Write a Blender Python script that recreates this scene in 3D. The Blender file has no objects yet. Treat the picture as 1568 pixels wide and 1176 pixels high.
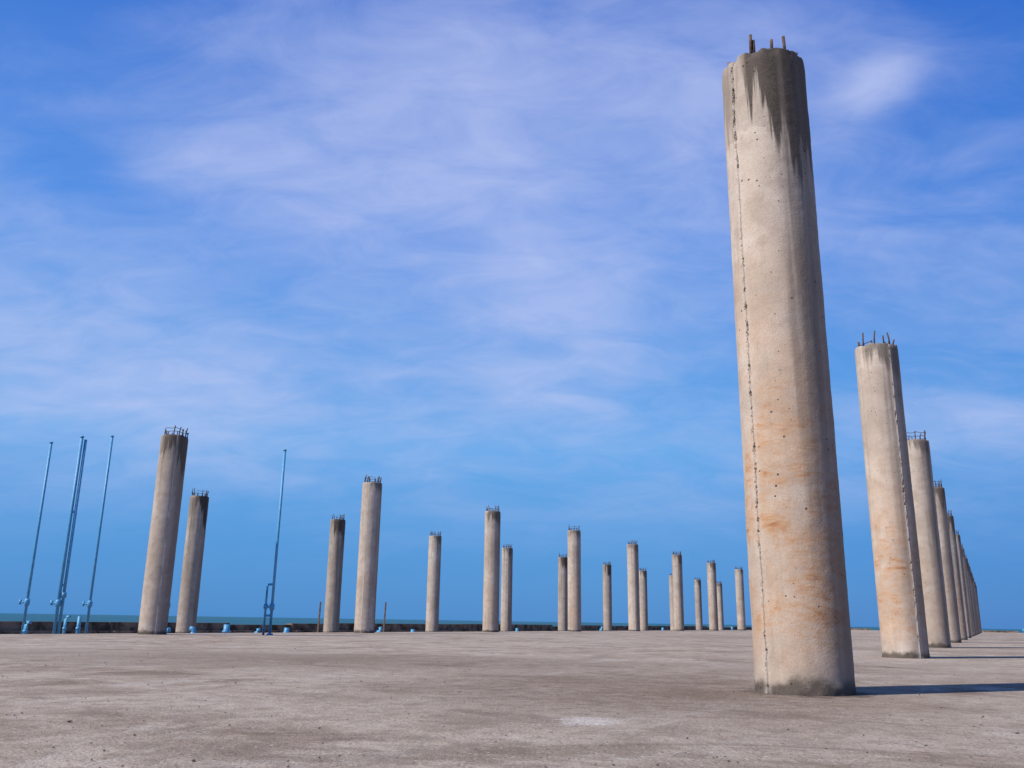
import bpy, math, random
from mathutils import Vector, Matrix, noise
random.seed(7)
rad=math.radians
scene=bpy.context.scene
scene.view_settings.view_transform='Standard'
scene.view_settings.look='None'
scene.view_settings.exposure=0
COL=scene.collection

# ---------------------------------------------------------------- frame of the site
ANG=0.4842                                  # direction of the column rows
D=Vector((math.sin(ANG),math.cos(ANG),0))   # along the rows
N=Vector((-math.cos(ANG),math.sin(ANG),0))  # towards the sea
def W(a,l,z=0.0): return D*a+N*l+Vector((0,0,z))
H=5.53; R=0.373; DROP=0.207; EDGE=21.5; PAR=31.0; FAR=150.0; NEAR=-40.0; RIGHT=-160.0

# ---------------------------------------------------------------- node helper
class G:
    def __init__(s,nt): s.nt=nt
    def n(s,t,**k):
        nd=s.nt.nodes.new(t)
        for a,b in k.items(): setattr(nd,a,b)
        return nd
    def put(s,sock,v):
        if v is None: return
        if isinstance(v,bpy.types.NodeSocket): s.nt.links.new(v,sock)
        else:
            if hasattr(sock.default_value,'__len__') and len(sock.default_value)==4 and len(v)==3: v=(*v,1)
            sock.default_value=v
    def m(s,op,a,b=None,c=None,clamp=False):
        nd=s.n('ShaderNodeMath',operation=op,use_clamp=clamp)
        for i,v in enumerate((a,b,c)): s.put(nd.inputs[i],v)
        return nd.outputs[0]
    def vm(s,op,a,b=None):
        nd=s.n('ShaderNodeVectorMath',operation=op)
        s.put(nd.inputs[0],a); s.put(nd.inputs[1],b)
        return nd.outputs[0]
    def mr(s,v,a,b,c=0.0,d=1.0,smooth=True):
        nd=s.n('ShaderNodeMapRange',interpolation_type='SMOOTHSTEP' if smooth else 'LINEAR')
        for i,x in enumerate((v,a,b,c,d)): s.put(nd.inputs[i],x)
        return nd.outputs[0]
    def mix(s,f,a,b,mode='MIX'):
        nd=s.n('ShaderNodeMix',data_type='RGBA',blend_type=mode)
        s.put(nd.inputs[0],f); s.put(nd.inputs[6],a); s.put(nd.inputs[7],b)
        return nd.outputs[2]
    def noise(s,vec,scale,detail=4,rough=.55,dist=0,w=None):
        nd=s.n('ShaderNodeTexNoise',noise_dimensions='4D' if w is not None else '3D')
        s.put(nd.inputs['Vector'],vec); s.put(nd.inputs['Scale'],scale); s.put(nd.inputs['Detail'],detail)
        s.put(nd.inputs['Roughness'],rough); s.put(nd.inputs['Distortion'],dist)
        if w is not None: s.put(nd.inputs['W'],w)
        return nd.outputs[0]
    def vor(s,vec,scale,feature='F1',w=None):
        nd=s.n('ShaderNodeTexVoronoi',feature=feature)
        s.put(nd.inputs['Vector'],vec); s.put(nd.inputs['Scale'],scale)
        return nd
    def sep(s,v):
        nd=s.n('ShaderNodeSeparateXYZ'); s.put(nd.inputs[0],v); return nd.outputs
    def comb(s,x,y,z):
        nd=s.n('ShaderNodeCombineXYZ')
        for i,v in enumerate((x,y,z)): s.put(nd.inputs[i],v)
        return nd.outputs[0]
    def ramp(s,f,pts):
        nd=s.n('ShaderNodeValToRGB'); cr=nd.color_ramp
        while len(cr.elements)<len(pts): cr.elements.new(.5)
        for e,(p,c) in zip(cr.elements,pts): e.position=p; e.color=(*c,1)
        s.put(nd.inputs[0],f); return nd.outputs[0]
def new_mat(name):
    mt=bpy.data.materials.new(name); mt.use_nodes=True
    g=G(mt.node_tree); b=mt.node_tree.nodes['Principled BSDF']
    return mt,g,b
def bump(g,b,h,strength=.5,dist=.01,prev=None):
    nd=g.n('ShaderNodeBump'); g.put(nd.inputs['Strength'],strength); g.put(nd.inputs['Distance'],dist)
    g.put(nd.inputs['Height'],h)
    if prev is not None: g.put(nd.inputs['Normal'],prev)
    g.put(b.inputs['Normal'],nd.outputs[0]); return nd.outputs[0]

# ---------------------------------------------------------------- column concrete
def mat_column():
    mt,g,b=new_mat('weathered_concrete')
    P=g.n('ShaderNodeTexCoord').outputs['Object']
    oi=g.n('ShaderNodeObjectInfo'); rnd=g.m('MULTIPLY',oi.outputs['Random'],37.0)
    oc=g.n('ShaderNodeSeparateColor'); g.put(oc.inputs[0],oi.outputs['Color'])
    rustA,darkA,lightA=oc.outputs[0],oc.outputs[1],oc.outputs[2]
    x,y,z=g.sep(P)
    big=g.noise(P,1.3,4,.55,w=rnd)
    mid=g.noise(P,6,5,.6,w=rnd)
    fine=g.noise(P,70,4,.7)
    streak=g.noise(g.vm('MULTIPLY',P,(9,9,.45)),1,4,.6,.2,w=rnd)
    c=g.ramp(big,[(.32,(.42,.35,.29)),(.5,(.54,.46,.39)),(.68,(.63,.56,.49))])
    c=g.mix(g.mr(mid,.42,.68,0,.55),c,(.36,.29,.235))
    c=g.mix(g.mr(streak,.48,.72,0,.55),c,(.30,.24,.20))
    wn=g.n('ShaderNodeTexWhiteNoise',noise_dimensions='2D')
    lift=g.m('FLOOR',g.m('MULTIPLY_ADD',z,.6,g.m('MULTIPLY',mid,.35)))
    g.put(wn.inputs[0],g.comb(lift,rnd,0))
    c=g.mix(1,c,g.mix(wn.outputs[0],(.88,.875,.87),(1.04,1.03,1.02)),'MULTIPLY')
    # rust
    rz=g.m('MULTIPLY',g.mr(z,.1,.6),g.mr(z,2.7,1.6))
    sw=g.noise(g.vm('MULTIPLY',P,(2.4,2.4,8)),1,6,.70,1.9,w=rnd)
    bl=g.noise(P,2.3,5,.65,.5,w=g.m('ADD',rnd,5))
    bl=g.m('MULTIPLY_ADD',x,.18,bl)
    rm=g.m('MULTIPLY',g.m('MULTIPLY',g.mr(bl,.40,.56),g.mr(sw,.42,.60)),g.m('MULTIPLY',rz,rustA),clamp=True)
    rzw=g.m('MULTIPLY',g.mr(z,.0,.5),g.mr(z,4.4,1.8))
    wash=g.m('MULTIPLY',g.m('MULTIPLY',g.mr(bl,.32,.58,.15,1),rzw),g.m('MULTIPLY',rustA,.58))
    c=g.mix(wash,c,(.55,.355,.22))
    c=g.mix(g.m('MULTIPLY',rm,.72),c,(.47,.22,.08))
    core=g.m('MULTIPLY',g.mr(sw,.56,.66),g.m('MULTIPLY',g.mr(bl,.47,.60),g.m('MULTIPLY',rz,rustA)))
    c=g.mix(g.m('MULTIPLY',core,.88),c,(.25,.078,.028))
    # dark algae running down from the top
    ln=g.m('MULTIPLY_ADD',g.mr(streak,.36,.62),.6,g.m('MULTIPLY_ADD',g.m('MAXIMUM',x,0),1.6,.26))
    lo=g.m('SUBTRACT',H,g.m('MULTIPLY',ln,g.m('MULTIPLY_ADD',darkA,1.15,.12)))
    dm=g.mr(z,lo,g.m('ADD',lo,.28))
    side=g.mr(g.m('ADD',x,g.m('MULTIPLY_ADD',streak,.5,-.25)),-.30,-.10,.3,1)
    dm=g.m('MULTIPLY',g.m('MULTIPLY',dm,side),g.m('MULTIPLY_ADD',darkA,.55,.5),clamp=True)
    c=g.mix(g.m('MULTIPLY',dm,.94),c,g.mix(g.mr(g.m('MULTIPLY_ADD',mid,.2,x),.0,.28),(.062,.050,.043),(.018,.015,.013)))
    # shade painted into the right side's colour, broken up by vertical grime runs
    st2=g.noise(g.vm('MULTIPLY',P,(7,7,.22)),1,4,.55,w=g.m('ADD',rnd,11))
    side_shade=g.mr(g.m('MULTIPLY_ADD',st2,.45,x),.30,.60,0,.62)
    c=g.mix(side_shade,c,(.15,.115,.092))
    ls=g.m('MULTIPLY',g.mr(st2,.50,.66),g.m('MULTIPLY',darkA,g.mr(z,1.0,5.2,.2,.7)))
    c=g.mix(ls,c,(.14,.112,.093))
    # damp base
    bm=g.mr(z,g.m('MULTIPLY_ADD',mid,.28,.0),g.m('MULTIPLY_ADD',mid,.14,-.03),0,1)
    c=g.mix(g.m('MULTIPLY',bm,.9),c,(.055,.045,.038))
    def holes(sc,pw,rmax,ch):
        v=g.vor(P,sc); vc=g.n('ShaderNodeSeparateColor'); g.put(vc.inputs[0],v.outputs['Color'])
        hr=g.m('MULTIPLY',g.m('POWER',vc.outputs[ch],pw),rmax)
        return g.mr(v.outputs['Distance'],g.m('MULTIPLY_ADD',hr,1.15,.001),g.m('MULTIPLY',hr,.7))
    ho=g.m('MAXIMUM',holes(6.5,1.8,.085,0),holes(14,3.2,.14,1))
    c=g.mix(g.m('MULTIPLY',ho,.85),c,(.06,.045,.038))
    lt=g.n('ShaderNodeAttribute',attribute_name='ridge').outputs['Fac']
    c=g.mix(g.m('MULTIPLY',lt,.5),c,(.60,.54,.48))
    at=g.n('ShaderNodeAttribute',attribute_name='pit').outputs['Fac']
    c=g.mix(g.m('MULTIPLY',at,.85),c,(.14,.11,.088))
    c=g.mix(g.mr(fine,.35,.7,0,.3),c,(.22,.18,.15))
    c=g.mix(1,c,g.mix(lightA,(.60,.595,.59),(1.20,1.17,1.13)),'MULTIPLY')
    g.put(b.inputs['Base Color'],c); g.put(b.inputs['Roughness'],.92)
    b.inputs['Specular IOR Level'].default_value=.2
    n1=bump(g,b,g.m('SUBTRACT',1,ho),.9,.012)
    n2=bump(g,b,fine,.4,.006,n1)
    bump(g,b,mid,.6,.014,n2)
    return mt
def mat_rebar():
    mt,g,b=new_mat('rusty_rebar')
    P=g.n('ShaderNodeTexCoord').outputs['Object']
    n=g.noise(P,25,4)
    g.put(b.inputs['Base Color'],g.ramp(n,[(.35,(.04,.028,.022)),(.6,(.12,.065,.04)),(.75,(.22,.14,.10))]))
    b.inputs['Roughness'].default_value=.85
    return mt
def mat_ground():
    mt,g,b=new_mat('slab_concrete')
    P=g.n('ShaderNodeNewGeometry').outputs['Position']
    al=g.n('ShaderNodeVectorMath',operation='DOT_PRODUCT'); g.put(al.inputs[0],P); al.inputs[1].default_value=D
    la=g.n('ShaderNodeVectorMath',operation='DOT_PRODUCT'); g.put(la.inputs[0],P); la.inputs[1].default_value=N
    A_=al.outputs['Value']; L_=la.outputs['Value']
    big=g.noise(P,.22,5,.6,.6); mid=g.noise(P,1.1,7,.70,.5); sm=g.noise(P,6,5,.7); fine=g.noise(P,60,3,.75); grit=g.noise(P,170,2,.7)
    c=g.ramp(mid,[(.37,(.20,.15,.112)),(.5,(.37,.298,.236)),(.62,(.50,.42,.345))])
    c=g.mix(g.mr(big,.40,.60,.0,.55),c,(.49,.415,.345))
    c=g.mix(g.mr(sm,.47,.64,0,.5),c,(.21,.158,.12))
    sc=g.noise(g.vm('MULTIPLY',g.comb(A_,L_,0),(.6,1.4,1)),1,8,.78,.6)
    c=g.mix(g.mr(sc,.53,.65,0,.6),c,(.58,.52,.455))
    # dark scuffs
    sk=g.noise(g.vm('MULTIPLY',g.comb(A_,L_,9),(.8,.45,1)),1,7,.72,1.0)
    c=g.mix(g.mr(sk,.54,.66,0,.6),c,(.165,.122,.09))
    x,y,z=g.sep(P)
    def blob(cx,cy,sx,sy,jit,k=-1.6,o=.8):
        d=g.m('ADD',g.m('POWER',g.m('DIVIDE',g.m('SUBTRACT',x,cx),sx),2),g.m('POWER',g.m('DIVIDE',g.m('SUBTRACT',y,cy),sy),2))
        return g.m('ADD',g.m('SQRT',d),g.m('MULTIPLY_ADD',jit,k,o))
    wet=g.m('ADD',g.mr(blob(1.0,7.2,2.3,2.4,mid),1.2,.3),g.mr(blob(-1.5,11.5,4.5,2.6,mid),1.15,.35,0,.7),clamp=True)
    wet=g.m('MULTIPLY',wet,g.mr(sm,.25,.6,.55,1))
    c=g.mix(g.m('MULTIPLY',wet,.66),c,(.135,.092,.066))
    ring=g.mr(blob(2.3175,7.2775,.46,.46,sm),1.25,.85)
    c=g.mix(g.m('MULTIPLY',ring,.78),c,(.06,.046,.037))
    dp=g.noise(g.vm('MULTIPLY',g.comb(A_,L_,3),(.09,.06,1)),1,3,.6,.5)
    c=g.mix(g.mr(dp,.52,.66,0,.5),c,(.22,.168,.128))
    lp=g.mr(blob(.42,4.93,.20,.22,sm,-3.5,1.75),1.25,.35)
    c=g.mix(g.m('MULTIPLY',g.m('MULTIPLY',lp,g.mr(fine,.35,.6,1,.4)),.8),c,(.70,.66,.62))
    w=g.m('ABSOLUTE',g.m('SUBTRACT',g.m('FRACT',g.m('DIVIDE',g.m('ADD',A_,3.0+1000*9.628),9.628)),.5))
    jd=g.m('MULTIPLY',g.mr(g.m('MULTIPLY_ADD',sm,.004,w),.0050,.0028),g.mr(L_,1,5))
    c=g.mix(g.m('MULTIPLY',jd,.6),c,(.08,.06,.05))
    v=g.vor(P,42); vc=g.n('ShaderNodeSeparateColor'); g.put(vc.inputs[0],v.outputs['Color'])
    dd=g.mr(v.outputs['Distance'],.38,.24)
    sp=g.m('MULTIPLY',dd,g.m('GREATER_THAN',vc.outputs[0],.78))
    sl=g.m('MULTIPLY',dd,g.m('LESS_THAN',vc.outputs[0],.12))
    c=g.mix(g.m('MULTIPLY',sp,.6),c,(.10,.074,.056)); c=g.mix(g.m('MULTIPLY',sl,.6),c,(.64,.58,.51))
    c=g.mix(g.mr(fine,.42,.66,0,.5),c,(.17,.126,.094))
    c=g.mix(g.mr(grit,.45,.3,0,.5),c,(.60,.53,.45))
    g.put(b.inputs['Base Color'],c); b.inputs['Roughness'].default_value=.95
    b.inputs['Specular IOR Level'].default_value=.08
    n1=bump(g,b,fine,.8,.012); n2=bump(g,b,grit,.6,.004,n1); bump(g,b,sm,.9,.025,n2)
    return mt
def mat_simple(name,c1,c2,scale=3,rough=.9,spec=.2):
    mt,g,b=new_mat(name)
    P=g.n('ShaderNodeTexCoord').outputs['Object']
    n=g.noise(P,scale,6,.65,.4)
    c=g.mix(g.mr(n,.35,.65),c1,c2)
    g.put(b.inputs['Base Color'],c); b.inputs['Roughness'].default_value=rough
    b.inputs['Specular IOR Level'].default_value=spec
    bump(g,b,g.noise(P,scale*8,4),.5,.01)
    return mt
def mat_sea():
    mt,g,b=new_mat('sea_water')
    P=g.n('ShaderNodeNewGeometry').outputs['Position']
    n=g.noise(g.vm('MULTIPLY',P,(.02,.05,1)),1,4)
    g.put(b.inputs['Base Color'],g.mix(g.mr(n,.3,.7),(.005,.070,.105),(.011,.115,.150)))
    b.inputs['Roughness'].default_value=.4; b.inputs['Specular IOR Level'].default_value=.1
    bump(g,b,g.noise(g.vm('MULTIPLY',P,(.5,.9,1)),1,5,.6),1,.6)
    return mt
M_col=mat_column(); M_reb=mat_rebar(); M_gnd=mat_ground(); M_sea=mat_sea()
M_low=mat_simple('lower_slab_concrete',(.20,.165,.14),(.30,.26,.225),.8)
M_par=mat_simple('parapet_concrete',(.05,.036,.025),(.26,.185,.13),1.6)
M_blue=mat_simple('blue_pipe_paint',(.06,.27,.48),(.10,.36,.58),9,.45,.5)
M_wood=mat_simple('old_timber',(.13,.08,.05),(.26,.18,.12),8)
M_peb=mat_simple('pebble_stone',(.10,.08,.065),(.40,.36,.33),3)

# ---------------------------------------------------------------- mesh helpers
def mesh_obj(name,verts,faces,mats,midx=None,smooth=False):
    me=bpy.data.meshes.new(name); me.from_pydata(verts,[],faces)
    for m_ in mats: me.materials.append(m_)
    if midx: me.polygons.foreach_set('material_index',midx)
    if smooth: me.polygons.foreach_set('use_smooth',[True]*len(faces))
    me.update(); ob=bpy.data.objects.new(name,me); COL.objects.link(ob); return ob
class Buf:
    def __init__(s): s.v=[];s.f=[];s.m=[]
    def tube(s,pts,r,seg=8,mi=0,caps=True):
        pts=[Vector(p) for p in pts]; base=len(s.v)
        for i,p in enumerate(pts):
            if i==0: t=pts[1]-p
            elif i==len(pts)-1: t=p-pts[i-1]
            else: t=(pts[i+1]-p).normalized()+(p-pts[i-1]).normalized()
            t.normalize(); up=Vector((0,0,1)) if abs(t.z)<.9 else Vector((1,0,0))
            a=t.cross(up).normalized(); b_=t.cross(a)
            rr=r[i] if isinstance(r,(list,tuple)) else r
            for k in range(seg):
                th=2*math.pi*k/seg; s.v.append(p+(a*math.cos(th)+b_*math.sin(th))*rr)
        for i in range(len(pts)-1):
            for k in range(seg):
                k2=(k+1)%seg; o=base+i*seg
                s.f.append((o+k,o+k2,o+seg+k2,o+seg+k)); s.m.append(mi)
        if caps:
            s.f.append(tuple(base+k for k in range(seg))[::-1]); s.m.append(mi)
            o=base+(len(pts)-1)*seg; s.f.append(tuple(o+k for k in range(seg))); s.m.append(mi)
    def box(s,c,ex,ey,ez,ax=None,mi=0):
        ax=ax or (D,N,Vector((0,0,1))); base=len(s.v); c=Vector(c)
        for i in (-1,1):
            for j in (-1,1):
                for k in (-1,1): s.v.append(c+ax[0]*ex*i+ax[1]*ey*j+ax[2]*ez*k)
        for f in ((0,1,3,2),(4,6,7,5),(0,4,5,1),(2,3,7,6),(0,2,6,4),(1,5,7,3)):
            s.f.append(tuple(base+q for q in f)); s.m.append(mi)
    def obj(s,name,mats,smooth=False): return mesh_obj(name,s.v,s.f,mats,s.m,smooth)

# ---------------------------------------------------------------- columns
def column_mesh(name,nseg,nring,seams,rods,hoops,seed,chip=.035,detail=1.0,pits=1.0):
    rnd=random.Random(seed); off=Vector((seed*7.3,seed*3.1,seed*1.7))
    th=[2*math.pi*i/nseg for i in range(nseg)]
    hq,dq=(28,.0035) if detail>.9 else (4,.03)
    for s0 in seams: th+= [(s0+q*dq)%(2*math.pi) for q in range(-hq,hq+1)]
    th=sorted(set(round(t,5) for t in th)); ns=len(th)
    verts=[];pit=[];rid=[]
    zs=[H*i/(nring-1) for i in range(nring)]
    for z in zs:
        wob=[.028*noise.noise(Vector((0,s0*5,z*1.3))+off)+.014*noise.noise(Vector((3,s0*5,z*9))+off) for s0 in seams]
        for t in th:
            p=Vector((math.cos(t)*R,math.sin(t)*R,z)); q=p+off
            r=R+.004*noise.noise(q*2.5)+.0015*noise.noise(q*14)
            pi_=0;ri=0
            r+=.0015*max(0,min(1,(z-(H-.80)+.05*noise.noise(q*2))*30))
            for s0,w in zip(seams,wob):
                d=((t-s0-w*.8+math.pi)%(2*math.pi)-math.pi)*R
                if abs(d)<.06:
                    e=max(0,1-abs(d)/.024); e2=max(0,1-abs(d)/.055)
                    cr=noise.noise(Vector((d*25,seed,z*13)))*.55+noise.noise(Vector((d*70,seed+5,z*48)))*.45+noise.noise(Vector((d*160,seed+9,z*110)))*.3
                    lz=noise.noise(Vector((seed,2,z*.9)))
                    hole=max(0,min(1,(cr+.3*lz-.12)*4))*min(1,e*1.8)
                    # continuous joint line between the two form halves
                    gr=max(0,1-abs(d-.010-.004*noise.noise(Vector((seed,7,z*30))))/.0065)*(.55+.45*noise.noise(Vector((seed,4,z*7))))
                    gr=max(0,min(1,gr))
                    r+=.007*e*(1-hole)+.004*e2+.005*cr*e2-.016*hole*detail-.009*gr
                    pi_=max(pi_,hole*pits,gr*.95*pits); ri=max(ri,e2*(1-hole)*(1-gr))
            if z>H-.12:
                k=(z-(H-.12))/.12
                ch=max(0,noise.noise(Vector((math.cos(t)*3,math.sin(t)*3,seed*2.0))*1.6)+.25*noise.noise(q*16)+.05)
                r-=chip*k*k*(.25+2.2*ch)
            if z<.10:
                k=1-z/.10; r+=.014*k*(noise.noise(q*13)+.3)
            zz=z
            if z>=H-1e-6: zz=z-chip*1.2*max(0,noise.noise(Vector((math.cos(t)*2.2,math.sin(t)*2.2,seed+9.0))*1.5))
            verts.append((math.cos(t)*r,math.sin(t)*r,zz)); pit.append(pi_); rid.append(ri)
    faces=[]
    for i in range(nring-1):
        for k in range(ns):
            k2=(k+1)%ns; faces.append((i*ns+k,i*ns+k2,(i+1)*ns+k2,(i+1)*ns+k))
    o=(nring-1)*ns; inner=len(verts)
    for k,t in enumerate(th):
        verts.append((math.cos(t)*R*.7,math.sin(t)*R*.7,H-.005+.02*noise.noise(Vector((math.cos(t)*5,math.sin(t)*5,seed))))); pit.append(.3); rid.append(0)
    verts.append((0,0,H+.01)); pit.append(.3); rid.append(0)
    for k in range(ns):
        k2=(k+1)%ns; faces.append((o+k,o+k2,inner+k2,inner+k)); faces.append((inner+k,inner+k2,len(verts)-1))
    nb=len(faces); bf=Buf()
    for a,rr,hh,ln in rods:
        x,y=math.cos(a)*rr,math.sin(a)*rr
        dx,dy=rnd.uniform(-1,1)*ln,rnd.uniform(-1,1)*ln
        bf.tube([(x,y,H-.05),(x+dx*.3,y+dy*.3,H+hh*.5),(x+dx,y+dy,H+hh)],.0155,6)
    for hz,a0,a1 in hoops:
        bf.tube([(math.cos(a0+(a1-a0)*i/14)*R*.79,math.sin(a0+(a1-a0)*i/14)*R*.79,H+hz+.012*math.sin(i*1.3+seed)) for i in range(15)],.008,5)
    base=len(verts)
    verts+=[tuple(v) for v in bf.v]; faces+=[tuple(base+q for q in f) for f in bf.f]
    me=bpy.data.meshes.new(name); me.from_pydata(verts,[],faces)
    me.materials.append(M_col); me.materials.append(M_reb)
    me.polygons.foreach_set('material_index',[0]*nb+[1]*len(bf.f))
    me.polygons.foreach_set('use_smooth',[True]*nb+[True]*len(bf.f))
    for nm,arr in (('pit',pit),('ridge',rid)):
        at=me.attributes.new(nm,'FLOAT','POINT'); at.data.foreach_set('value',arr+[0.0]*(len(verts)-base))
    me.update(); return me
def rand_rods(seed,n=12,hmin=.07,hmax=.2,ln=.03):
    r=random.Random(seed)
    return [(2*math.pi*i/n+r.uniform(-.12,.12),R*.8,r.uniform(hmin,hmax),ln) for i in range(n)]
def place(me,x,y,z,rot,color):
    ob=bpy.data.objects.new('concrete_column',me); COL.objects.link(ob)
    ob.location=(x,y,z); ob.rotation_euler=(rad(random.uniform(-.12,.12)),rad(random.uniform(-.12,.12)),rot)
    ob.color=(*color,1); return ob
def facing(x,y): return math.atan2(-y,-x)
x0,y0=2.3175,7.2775; f0=facing(x0,y0)
FR=-math.pi/2       # mesh-space angle of the face turned to the open side
rodsA=[(FR-1.35,.30,.11,.01),(FR-.30,.31,.20,.012),(FR-.22,.29,.15,.012),(FR+.30,.31,.12,.01),(FR+.72,.31,.17,.006),(FR+1.4,.3,.1,.02),
       (FR+2.3,.3,.12,.02),(FR+3.0,.3,.14,.02),(FR-2.4,.3,.1,.02)]
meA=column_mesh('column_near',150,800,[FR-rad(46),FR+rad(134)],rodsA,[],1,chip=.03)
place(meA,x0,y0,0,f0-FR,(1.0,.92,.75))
meB=column_mesh('column_second',110,300,[FR+rad(38),FR-rad(142)],rand_rods(4,11,.12,.28),[(.05,0,4.5)],2,chip=.03)
x,y=x0+D.x*9.6282,y0+D.y*9.6282
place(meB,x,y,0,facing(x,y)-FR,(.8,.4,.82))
var=[column_mesh('column_v%d'%i,40,120,[FR+a,FR+a+math.pi],rand_rods(20+i,12,.12,.32,.05),[(.10,i,i+5),(.2,i+2,i+4.5)],5+i,chip=.03,detail=.45,pits=.4) for i,a in enumerate((-.6,.5,1.2,-1.1))]
for k in range(2,13):
    x,y=x0+D.x*9.6282*k,y0+D.y*9.6282*k
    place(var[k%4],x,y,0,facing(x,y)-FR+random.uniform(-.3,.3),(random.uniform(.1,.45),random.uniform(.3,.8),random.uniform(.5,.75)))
lc=[(.2,.75,.55),(.3,.5,.65),(.2,.55,.65),(.3,.4,.78),(.15,.35,.82),(.2,.5,.62),(.2,.5,.62),(.3,.4,.62),(.2,.4,.6)]
for k in range(9):
    x,y=-9.7705+D.x*9.6282*k,25.3126+D.y*9.6282*k
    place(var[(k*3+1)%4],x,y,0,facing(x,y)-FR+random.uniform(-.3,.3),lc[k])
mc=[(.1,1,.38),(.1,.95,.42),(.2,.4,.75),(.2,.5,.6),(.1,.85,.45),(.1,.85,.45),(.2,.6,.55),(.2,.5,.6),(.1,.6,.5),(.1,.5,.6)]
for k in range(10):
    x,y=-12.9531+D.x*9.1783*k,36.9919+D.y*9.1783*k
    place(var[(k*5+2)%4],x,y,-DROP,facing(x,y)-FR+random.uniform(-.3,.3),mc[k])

# ---------------------------------------------------------------- slabs, sea
def grid_sheet(name,a0,a1,l0,l1,z,mat,depth):
    v=[W(a0,l0,z),W(a1,l0,z),W(a1,l1,z),W(a0,l1,z),W(a0,l0,z-depth),W(a1,l0,z-depth),W(a1,l1,z-depth),W(a0,l1,z-depth)]
    f=[(0,1,2,3),(4,7,6,5),(0,4,5,1),(1,5,6,2),(2,6,7,3),(3,7,4,0)]
    return mesh_obj(name,v,f,[mat])
grid_sheet('ground',NEAR,FAR,RIGHT,EDGE,0,M_gnd,3.6)
grid_sheet('lower_pavement',NEAR,FAR,EDGE+.002,PAR+.9,-DROP,M_low,3.3)
S=30000
mesh_obj('sea',[(-S,-S,-3),(S,-S,-3),(S,S,-3),(-S,S,-3)],[(0,1,2,3)],[M_sea])
b=Buf(); a=NEAR; r=random.Random(3)
while a<FAR-1:
    ln=r.uniform(3.5,8); ht=r.choice([.43,.46,.46,.48,.36,.46]); ln=min(ln,FAR-a)
    b.box(W(a+ln/2,PAR+.2,-DROP+ht/2),ln/2-.02,.2,ht/2)
    b.box(W(a+ln/2,PAR-.16,-DROP+.05),ln/2-.02,.155,.05)
    a+=ln
b.obj('sea_parapet',[M_par])
b=Buf(); l=RIGHT
while l<PAR-1:
    ln=r.uniform(4,9)
    if r.random()<.8: b.box(W(FAR-.3,min(l+ln/2,PAR-3),.12),.2,ln/2-.05,.12)
    l+=ln
b.obj('end_parapet',[M_par])

# ---------------------------------------------------------------- blue pipes
def standpipe(x,y,z0,z1,rr=.034,twin=False,loop=False,lean=0):
    b=Buf()
    b.tube([(x,y,z0),(x,y,z1*.5),(x+lean,y,z1)],rr,10)
    b.tube([(x,y,z1-.02),(x,y,z1+.015)],rr*1.35,10)
    b.tube([(x,y,.70),(x,y,.74),(x,y,.86),(x,y,.90)],[rr*1.2,rr*1.9,rr*1.9,rr*1.2],10)
    b.tube([(x,y,.80),(x-.17,y-.03,.80)],rr*.7,8); b.tube([(x-.17,y-.03,.74),(x-.17,y-.03,.87)],rr*.9,8)
    b.tube([(x,y,z0),(x,y,z0+.04)],rr*2.4,12)
    if twin:
        b.tube([(x+.10,y+.05,z0),(x+.10,y+.05,z1-.08)],rr*.9,10)
        b.tube([(x+.10,y+.05,.95),(x+.10,y+.05,1.1)],rr*1.6,10)
        b.tube([(x,y,1.3),(x+.10,y+.05,1.3)],rr*.8,8)
        b.tube([(x,y,3.4),(x+.10,y+.05,3.4)],rr*.8,8)
    if loop:
        b.tube([(x-.19,y,z0),(x-.19,y,1.38),(x-.16,y,1.44),(x,y,1.45)],rr*.9,10)
        b.tube([(x-.19,y,.75),(x-.19,y,.88)],rr*1.7,10)
        b.tube([(x-.19,y,.55),(x,y,.55)],rr*.8,8)
    return b.obj('blue_standpipe',[M_blue],True)
standpipe(-13.27,25.2,-DROP,5.28,.038)
standpipe(-12.85,26.1,-DROP,5.64,.045,twin=True)
standpipe(-12.36,27.0,-DROP,5.85,.038)
standpipe(-10.50,28.2,-DROP,6.22,.04)
standpipe(-6.98,27.0,0,5.5,.040,loop=True)
def stub(px,py,z0,h,rr,bend=0):
    b=Buf(); pts=[(px,py,z0),(px,py,z0+h)]
    if bend: pts=[(px,py,z0),(px,py,z0+h-.08),(px+bend*.03,py,z0+h-.02),(px+bend*.12,py,z0+h)]
    b.tube(pts,rr,10); b.tube([(px,py,z0+h*.45),(px,py,z0+h*.45+.06)],rr*1.35,10); b.tube([(px,py,z0),(px,py,z0+.03)],rr*1.8,10)
    return b.obj('blue_pipe_stub',[M_blue],True)
for a_,l_,h_,r_,bd in [(16.6,22.4,.66,.04,1),(17.1,22.5,.66,.05,0),(19.4,22.3,.30,.07,0),(20.0,22.3,.30,.07,1),(21.0,22.2,.34,.07,-1),(22.4,22.2,.46,.10,0),
        (25.3,22.2,.36,.09,0),(31,22.3,.33,.09,1),(33.5,22.3,.3,.09,0),(15.6,22.6,.5,.05,1),(24,22.4,.3,.06,1),(44,22.6,.35,.08,0),(57,23,.4,.09,1),(70,23,.4,.09,0),
        (88,24,.5,.1,0),(90,24,.45,.1,1),(96,24,.5,.1,0),(104,25,.6,.1,1),(110,25,.55,.12,0)]:
    p=W(a_,l_); stub(p.x,p.y,-DROP,h_,r_,bd)
for l_ in (-4,-6.5,-9,-14,3,7): 
    p=W(FAR-4,l_); stub(p.x,p.y,0,random.uniform(.5,1.1),.09,random.choice([-1,0,1]))
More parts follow.
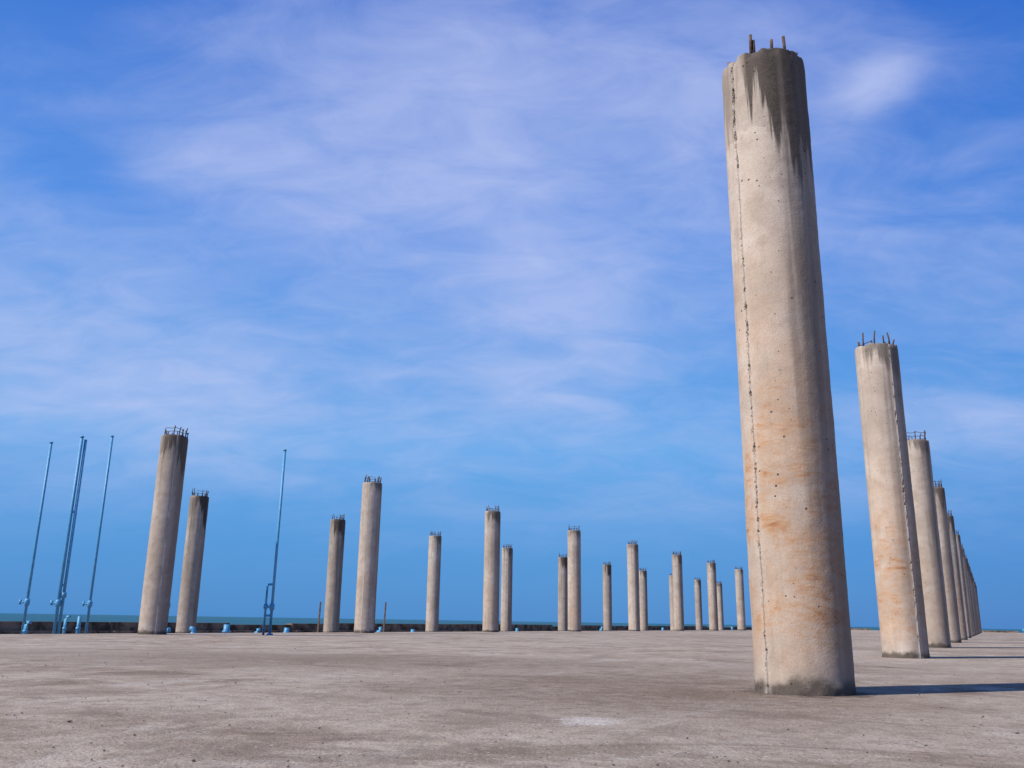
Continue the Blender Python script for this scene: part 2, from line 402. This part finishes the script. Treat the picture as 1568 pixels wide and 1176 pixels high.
for a_,l_,h_ in [(29.2,24.0,1.35),(34.0,24.2,1.45)]:
    p=W(a_,l_,-DROP); b=Buf()
    b.tube([p,p+Vector((.01,0,h_*.5)),p+Vector((.03,0,h_))],[.045,.04,.035],5)
    b.box(p+Vector((0,0,.06)),.12,.1,.06)
    b.obj('timber_stake',[M_wood])

# ---------------------------------------------------------------- pebbles and crumbs on the slab
b=Buf(); r=random.Random(11)
ico=[(0,0,1),(.89,0,.45),(.28,.85,.45),(-.72,.53,.45),(-.72,-.53,.45),(.28,-.85,.45),(0,0,-.6)]
icf=[(0,1,2),(0,2,3),(0,3,4),(0,4,5),(0,5,1),(6,2,1),(6,3,2),(6,4,3),(6,5,4),(6,1,5)]
for i in range(1500):
    yy=2.2+18*r.random()**1.8; xx=r.uniform(-.75,.75)*yy*1.05
    s_=r.choice([.003,.004,.005,.006,.008])*(1+.05*yy)
    if r.random()<.02: s_*=1.7
    rt=r.uniform(0,6.28); base=len(b.v)
    for q in ico:
        k=r.uniform(.75,1.2); X=q[0]*math.cos(rt)-q[1]*math.sin(rt)*.7; Y=q[0]*math.sin(rt)+q[1]*math.cos(rt)*.7
        b.v.append((xx+X*s_*k,yy+Y*s_*k,q[2]*s_*.6*k+s_*.2))
    for f in icf: b.f.append(tuple(base+j for j in f)); b.m.append(0)
b.obj('pebbles',[M_peb])

# ---------------------------------------------------------------- sun and sky
SUN_EL=44; toward=Vector((-.90*math.cos(rad(SUN_EL)),-.436*math.cos(rad(SUN_EL)),math.sin(rad(SUN_EL)))).normalized()
sd=bpy.data.lights.new('sun','SUN'); sd.energy=5.0; sd.angle=rad(.6); sd.color=(1,.935,.84)
so=bpy.data.objects.new('sun',sd); COL.objects.link(so); so.rotation_euler=toward.to_track_quat('Z','Y').to_euler(); so.location=(-20,-10,30)

wd=bpy.data.worlds.new('World'); scene.world=wd; wd.use_nodes=True
nt=wd.node_tree; g=G(nt); bg=nt.nodes['Background']
sky=g.n('ShaderNodeTexSky',sky_type='NISHITA',sun_disc=False,sun_elevation=rad(SUN_EL),sun_rotation=rad(244),air_density=1.0,dust_density=.4,ozone_density=2.5)
dv=g.vm('NORMALIZE',g.n('ShaderNodeTexCoord').outputs['Generated'])
x,y,z=g.sep(dv)
el=g.m('MULTIPLY',g.m('ARCSINE',z),57.2958); az=g.m('MULTIPLY',g.m('ARCTAN2',x,y),57.2958)
base=g.ramp(g.m('DIVIDE',el,60,clamp=True),[(0,(.050,.25,.63)),(.07,(.068,.30,.71)),(.18,(.13,.40,.84)),(.40,(.09,.285,.80)),(.62,(.045,.18,.67)),(1,(.02,.08,.34))])
base=g.mix(g.mr(az,6,34,0,.6),base,g.mix(1,base,(.40,.70,.88),'MULTIPLY'))
zz=g.m('MAXIMUM',g.m('ADD',z,.35),.05)
pl=g.comb(g.m('DIVIDE',x,zz),g.m('DIVIDE',y,zz),g.m('MULTIPLY',z,.6))
mp=g.n('ShaderNodeMapping'); g.put(mp.inputs[0],pl); mp.inputs['Rotation'].default_value=(0,0,rad(24)); mp.inputs['Scale'].default_value=(1.0,1.8,1)
n1=g.noise(mp.outputs[0],1.7,5,.5,.5)
n2=g.noise(mp.outputs[0],6.5,6,.62,.6)
cov=g.m('ADD',g.m('MULTIPLY',g.m('SUBTRACT',n1,.5),1.8),g.m('MULTIPLY',g.m('SUBTRACT',n2,.5),.95))
cov=g.m('ADD',cov,.13)
for a0,e0,sa,se,rot,am in [(-7,32,17,6.5,-8,.36),(-19,27,12,3.6,-10,.30),(-26,14,13,7,0,.42),(3,14,9,3,-12,.32),(25,31.5,3.5,1.8,20,.6),(28,12,7,3,0,.25),(5,22,14,6,-15,.25),
        (-33,37,8,6,0,-.6),(-28,25,5,1.8,-8,-.4),(33,36,7,3,0,-.5),(27,26,8,4,-10,.12)]:
    da=g.m('SUBTRACT',az,a0); de=g.m('SUBTRACT',el,e0); cr,sr=math.cos(rad(rot)),math.sin(rad(rot))
    u_=g.m('DIVIDE',g.m('ADD',g.m('MULTIPLY',da,cr),g.m('MULTIPLY',de,sr)),sa)
    v_=g.m('DIVIDE',g.m('SUBTRACT',g.m('MULTIPLY',de,cr),g.m('MULTIPLY',da,sr)),se)
    gs=g.m('EXPONENT',g.m('MULTIPLY',g.m('ADD',g.m('MULTIPLY',u_,u_),g.m('MULTIPLY',v_,v_)),-1))
    cov=g.m('MULTIPLY_ADD',gs,am,cov)
cov=g.m('MULTIPLY',g.mr(cov,-.33,1.35),g.mr(el,1.5,13,.0,1))
cov=g.m('MULTIPLY',cov,g.m('MULTIPLY',g.mr(y,-.2,.4,.1,1),g.mr(el,48,70,1,.1)))
skyc=g.mix(1,sky.outputs[0],(.1,.1,.1),'MULTIPLY')
base=g.mix(.08,base,skyc)
fin=g.mix(g.m('MULTIPLY',cov,.92),base,(.52,.595,.90))
fin=g.mix(1,fin,(10,10,10),'MULTIPLY')
g.put(bg.inputs[0],fin); bg.inputs[1].default_value=.1

# ---------------------------------------------------------------- camera
cd=bpy.data.cameras.new('camera'); cam=bpy.data.objects.new('camera',cd); COL.objects.link(cam)
cd.sensor_width=36; cd.lens=1.0081*1346/1568*36; cd.clip_start=.05; cd.clip_end=60000
cam.matrix_world=Matrix.Translation((0,0,.5))@Matrix.Rotation(math.pi/2+.2615,4,'X')@Matrix.Rotation(.0158,4,'Z')
scene.camera=cam
